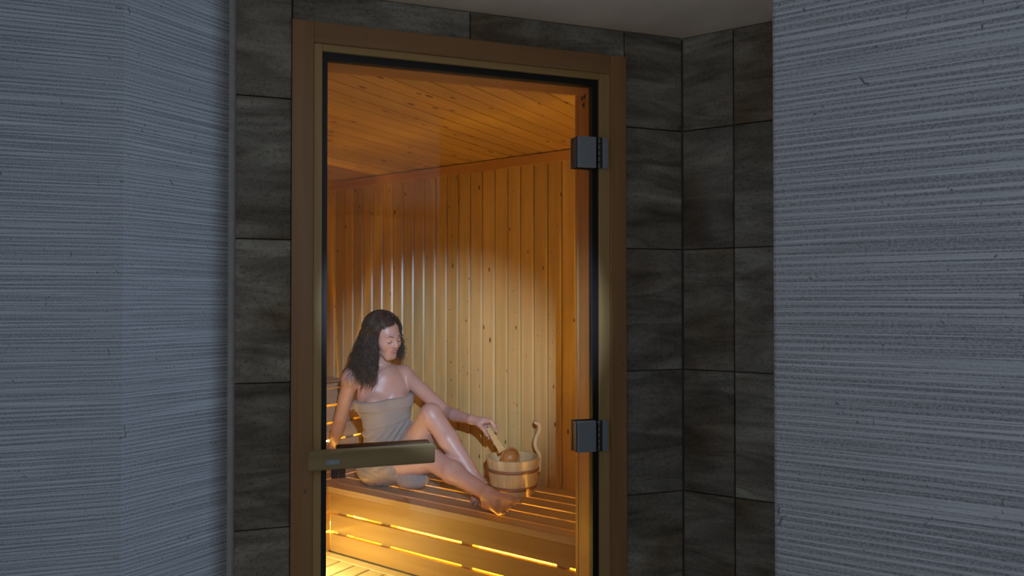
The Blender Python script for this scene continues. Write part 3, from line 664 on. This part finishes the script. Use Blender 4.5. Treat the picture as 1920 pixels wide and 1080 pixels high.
# head
G.ell(H(0, -.020, .030), HM, (.074, .092, .082), .02)
G.ell(H(0, .030, -.012), HM, (.060, .062, .070), .02)
G.ell(H(0, .034, -.056), HM, (.046, .052, .050), .02)
G.cone(H(-.011, .066, -.092), H(.011, .066, -.092), .018, .018, .020)
for sg in (-1, 1):
    G.cone(H(.049 * sg, .0, -.040), H(.016 * sg, .060, -.090), .014, .014, .02)
    G.cone(H(.036 * sg, .054, -.026), H(.048 * sg, .030, -.024), .024, .022, .02)
    G.ell(H(.030 * sg, .098, .000), HM, (.018, .016, .0115), .016, 'sub')
    G.ell(H(.030 * sg, .0705, -.001), HM, (.0150, .0150, .0120), .004)
    G.cone(H(.012 * sg, .081, .020), H(.038 * sg, .068, .021), .0080, .0065, .014)
    G.ell(H(.073 * sg, -.010, -.008), [l * math.cos(.3) , f, u], (.010, .019, .030), .006)
G.cone(H(0, .082, .012), H(0, .100, -.018), .0075, .0090, .010); G.ell(H(0, .101, -.024), HM, (.0115, .0100, .0090), .006)
for sg in (-1, 1): G.ell(H(.0110 * sg, .093, -.026), HM, (.0078, .0095, .0070), .005)
G.ell(H(0, .067, -.054), HM, (.032, .016, .028), .016)
G.ell(H(0, .0835, -.0490), HM, (.0225, .0075, .0058), .005); G.ell(H(0, .0815, -.0625), HM, (.0190, .0080, .0065), .005)
G.ell(H(0, .0900, -.0560), HM, (.0160, .008, .0026), .002, 'sub')
G.clip(np.array([0, 0, BZ + .0015]), np.array([0, 0, -1.])); V, Q = G.mesh(None, 1)
per = root('person', (pel[0], pel[1], BZ), 0, label='woman wrapped in a towel sitting on the sauna bench, dipping a ladle', category='person')
org = (pel[0], pel[1], BZ)
body = link('body', np_mesh(V, Q, org, 'body'), M_SKIN, per)
from mathutils.bvhtree import BVHTree
# face details laid on the surface
fm = (V - HC) @ np.stack([l, f, u], 1)
def surf(x, z, off=.0004):
    """front surface point of the head at head coords (x, z)"""
    ys = np.linspace(.135, .03, 120); P = HC + l * x + np.outer(ys, f) + u * z; d = G.sample(P); k = np.argmax(d < 0)
    y0 = ys[k] + (ys[k - 1] - ys[k]) * (0 - d[k]) / (d[k - 1] - d[k] + 1e-9)
    return HC + l * x + f * (y0 + off) + u * z
def tube_np(paths, rad, sides=4):
    """paths: (n, m, 3); rad: (n, m)"""
    n, m, _ = paths.shape; T = np.gradient(paths, axis=1); T /= np.linalg.norm(T, axis=2, keepdims=True) + 1e-9
    ref = np.array([.31, .2, .93]); Aa = np.cross(T, ref); Aa /= np.linalg.norm(Aa, axis=2, keepdims=True) + 1e-9; Bb = np.cross(T, Aa)
    ang = np.arange(sides) * 2 * np.pi / sides
    P = paths[:, :, None] + rad[:, :, None, None] * (np.cos(ang)[None, None, :, None] * Aa[:, :, None] + np.sin(ang)[None, None, :, None] * Bb[:, :, None])
    base = (np.arange(n) * m * sides)[:, None, None]; i = (np.arange(m - 1) * sides)[None, :, None]; s = np.arange(sides)[None, None, :]; s2 = (s + 1) % sides
    Q = np.stack([base + i + s, base + i + s2, base + i + sides + s2, base + i + sides + s], -1).reshape(-1, 4)
    return P.reshape(-1, 3), Q
def feature(name, pts, rads, mat, par=body, **kw):
    P = np.array([surf(x, z, kw.get('off', .0)) for x, z in pts])[None]; Vv, Qq = tube_np(P, np.array(rads)[None], 6); return link(name, np_mesh(Vv, Qq, org, name), mat, par)
for sg in (-1, 1):
    feature('eyebrow', [(sg * x, z) for x, z in ((.012, .0200), (.019, .0240), (.027, .0262), (.036, .0252), (.044, .0200))], [.0008, .0025, .0026, .0020, .0006], M_HAIR)
    feature('eyelashes', [(sg * x, z) for x, z in ((.016, -.0040), (.022, -.0072), (.030, -.0088), (.038, -.0068), (.044, -.0020))], [.0010, .0020, .0024, .0022, .0010], M_HAIR)
    feature('eye', [(sg * x, z) for x, z in ((.021, -.0098), (.030, -.0112), (.038, -.0094))], [.0005, .0013, .0005], M_EYEW)
feature('lips', [(x, z) for x, z in ((-.0225, -.0525), (-.014, -.0495), (-.005, -.0470), (.005, -.0470), (.014, -.0495), (.0225, -.0525))], [.0009, .0028, .0036, .0036, .0028, .0009], M_LIPS, off=-.0014)
feature('lips', [(x, z) for x, z in ((-.0205, -.0550), (-.012, -.0615), (0, -.0640), (.012, -.0615), (.0205, -.0550))], [.0009, .0032, .0043, .0032, .0009], M_LIPS, off=-.0018)
feature('teeth', [(x, z) for x, z in ((-.010, -.0555), (0, -.0552), (.010, -.0555))], [.0008, .0014, .0008], M_EYEW)
for sg in (-1, 1): feature('nostril', [(sg * .0060, -.0325), (sg * .0095, -.0310)], [.0018, .0012], M_IRIS)
for mid, e, r_ in TOES:
    dn = (e - mid) / np.linalg.norm(e - mid); up_ = np.array([-.25, -.35, .75]); up_ -= dn * (up_ @ dn); up_ /= np.linalg.norm(up_); s_ = np.cross(dn, up_)
    c = e - dn * .001 + up_ * r_ * .78; vv = [c + s_ * a * r_ * .55 + dn * b * r_ * .6 + up_ * ((1 - a * a) * r_ * .2) for b in (-1, 0, 1) for a in (-1, 0, 1)]
    link('toenail', np_mesh(np.array(vv), np.array([(0, 1, 4, 3), (1, 2, 5, 4), (3, 4, 7, 6), (4, 5, 8, 7)]), org), M_NAIL, body)

# towel
ts0 = A(662, 757, 3.55); ts1 = A(768, 739, 3.68)
slope = (ts1[2] - ts0[2]) / ((ts1 - ts0) @ Lv)
ntop = -Lv * slope + Uv; ntop /= np.linalg.norm(ntop)
cr0 = A(662, 812, 3.52); cr1 = A(770, 783, 3.60)
def towel_field(inf):
    T_ = Field((-.90, 3.26, .30), (-.30, 3.90, .82), .0036); torso(T_, inf, .03); return T_
T1 = towel_field(.020); T1.clip(ts0, ntop)
nlow = Lv * ((cr1[2] - cr0[2]) / ((cr1 - cr0) @ Lv)) - Uv; nlow /= np.linalg.norm(nlow)
hem = towel_field(.027); hem.clip(ts0 + ntop * .001, ntop); hem.clip(ts0 - ntop * .052, -ntop)
T1.clip(cr0 + nlow * .004, nlow); T1.d = np.minimum(T1.d, hem.d)
T2 = towel_field(.009)
hw = Field((-.90, 3.26, .30), (-.30, 3.90, .82), .0036)
hw.cone(hipR, hipR + (knR - hipR) * .30, .100, .094, .02); hw.cone(hipL, hipL + (knL - hipL) * .40, .098, .086, .02); hw.ell(np.array(A(774, 901, 3.42)), TM, (.080, .070, .040), .03)
hw.ell(pel + Fv * .06 - Uv * .02, TM, (.15, .10, .075), .03)
dR = (knR - hipR) / np.linalg.norm(knR - hipR); dL = (knL - hipL) / np.linalg.norm(knL - hipL)
T2.d = np.minimum(T2.d, hw.d); T2.clip(cr0 - nlow * .03, -nlow)
T1.d = np.minimum(T1.d, T2.d)
seam_ = None
T1.clip(np.array([0, 0, BZ + .002]), np.array([0, 0, -1.]))
Vt, Qt = T1.mesh(None, 2)
# folds on the skirt part
z_ = Vt[:, 2]; al = (Vt - pel) @ Lv; up2 = z_ - .42
mask = np.clip(((Vt - cr0) @ nlow) / .03, 0, 1)
low = np.clip((.42 - z_) / .05, 0, 1); fwd_ = (Vt - pel) @ Fv; flat = (1 - np.clip((fwd_ - .10) / .04, 0, 1) * low) * (1 - .45 * low)
ph = (al * .75 - up2 * .8) * (1 - low) + (al * 1.2 + .35 * up2) * low
fold = (np.abs(np.sin(ph * 88 + 1.6 * np.sin(al * 15))) * .012 + np.sin(ph * 31 + 1.5) * .004) * flat
gr = T1.grad(Vt); Vt = Vt + gr * (fold * mask)[:, None] * np.array([1, 1, .6])
Vt[:, 2] = np.maximum(Vt[:, 2], BZ + .0008)
link('towel', np_mesh(Vt, Qt, org, 'towel'), M_TOWEL, per, label='greyish brown terry towel wrapped round the body')

# hair: a soft core and many wavy locks
Hc = Field(tuple(HC - np.array([.17, .17, .30])), tuple(HC + np.array([.17, .17, .15])), .004)
Hc.ell(H(0, -.030, .032), HM, (.082, .096, .088), .02)
Hc.cone(H(-.046, -.030, .0), H(-.050, -.035, -.11), .042, .034, .03); Hc.cone(H(-.01, -.075, .0), H(-.03, -.070, -.15), .050, .042, .03); Hc.cone(H(.050, -.035, .0), H(.048, -.040, -.09), .032, .024, .03)
Hc.ell(H(.002, .088, -.042), HM, (.064, .086, .092), .022, 'sub')
Vh, Qh = Hc.mesh(None, 2)
nz = np.sin(Vh @ np.array([210, 160, 20.])) * .0008 + np.sin(Vh @ np.array([-120, 230, 35.]) + 1) * .0008; Vh = Vh + Hc.grad(Vh) * nz[:, None]
hair = link('hair', np_mesh(Vh, Qh, org, 'hair'), M_HAIR, body, label='long wet curly dark brown hair')
NL, NPT = 2900, 44
az = rng.uniform(R(50), R(312), NL)                    # angle from the face round the head, her right side first
dense = rng.random(NL) < .40; az[dense] = rng.uniform(R(52), R(130), dense.sum())
t = np.linspace(0, 1, NPT)[None]
fr_ = rng.random(NL) < .16; az0 = np.where(fr_, rng.uniform(R(-48), R(48), NL), az); rs = az0 > R(-14)
azt = np.where(fr_, np.where(rs, rng.uniform(R(62), R(120), NL), rng.uniform(R(-110), R(-62), NL)), az)
azp = az0[:, None] + (azt - az0)[:, None] * (1 - (1 - np.clip(t / .33, 0, 1)) ** 2)
side = -np.sin(azp); fwd = np.cos(azp)           # x to her left, y forward
th0_ = np.where(fr_, rng.uniform(R(30), R(56), NL), rng.uniform(-.5, 1.0, NL))[:, None]                        # where on the crown it starts
length = rng.uniform(.13, .28, NL); lf = (az > R(235)) | (fr_ & ~rs); length[lf] = rng.uniform(.08, .17, lf.sum()); length = length[:, None]
tt = np.clip(t / .36, 0, 1); polar = th0_ + (R(97) - th0_) * tt
lift = 1.0 + rng.uniform(.0, .22, NL)[:, None]
X = side * .079 * np.sin(polar) * lift; Y = -.026 + fwd * .090 * np.sin(polar) * lift; Zz = .030 + .085 * np.cos(polar) * (1 + (lift - 1) * .6)
drop = np.clip((t - .36) / .64, 0, 1) * length
spread = 1 + drop * rng.uniform(-.6, 3.4, NL)[:, None]
hx = X * spread; hy = Y * spread - drop * .05; P = HC + hx[..., None] * l + hy[..., None] * f + Zz[..., None] * u
P = P - drop[..., None] * Uv
clump = rng.integers(0, 150, NL); cph = rng.uniform(0, 6.28, 150)[clump][:, None]; cw = rng.uniform(1.6, 3.0, 150)[clump][:, None]; camp = rng.uniform(.006, .015, 150)[clump][:, None]
env = np.clip((t - .12) / .75, 0, 1)
amp = (.0010 + .0050 * env) * rng.uniform(.4, 1.5, NL)[:, None]; wl_ = rng.uniform(4, 9, NL)[:, None]; ph = rng.uniform(0, 6.28, NL)[:, None]
ca = amp * np.cos(wl_ * t * 6.28 * .75 + ph) + camp * env * np.cos(cw * t * 6.28 * 1.3 + cph); sa = amp * np.sin(wl_ * t * 6.28 * .75 + ph) + camp * env * np.sin(cw * t * 6.28 * 1.3 + cph)
P = P + ca[..., None] * l + sa[..., None] * (f * .7 + Uv * .3)
sh_ = P.shape; pf = P.reshape(-1, 3)
for _ in range(3):
    d = G.sample(pf); m = d < .004; g = G.grad(pf[m]); pf[m] += g * (.0045 - d[m])[:, None]
P = pf.reshape(sh_)
rad = np.full((NL, NPT), .00115) * rng.uniform(.6, 1.4, NL)[:, None] * np.clip(1.25 - t ** 3 * 1.0, .2, 1)
Vs, Qs = tube_np(P, rad, 3)
link('hair_strands', np_mesh(Vs, Qs, org, 'strands'), M_HAIR, hair, kind='stuff')
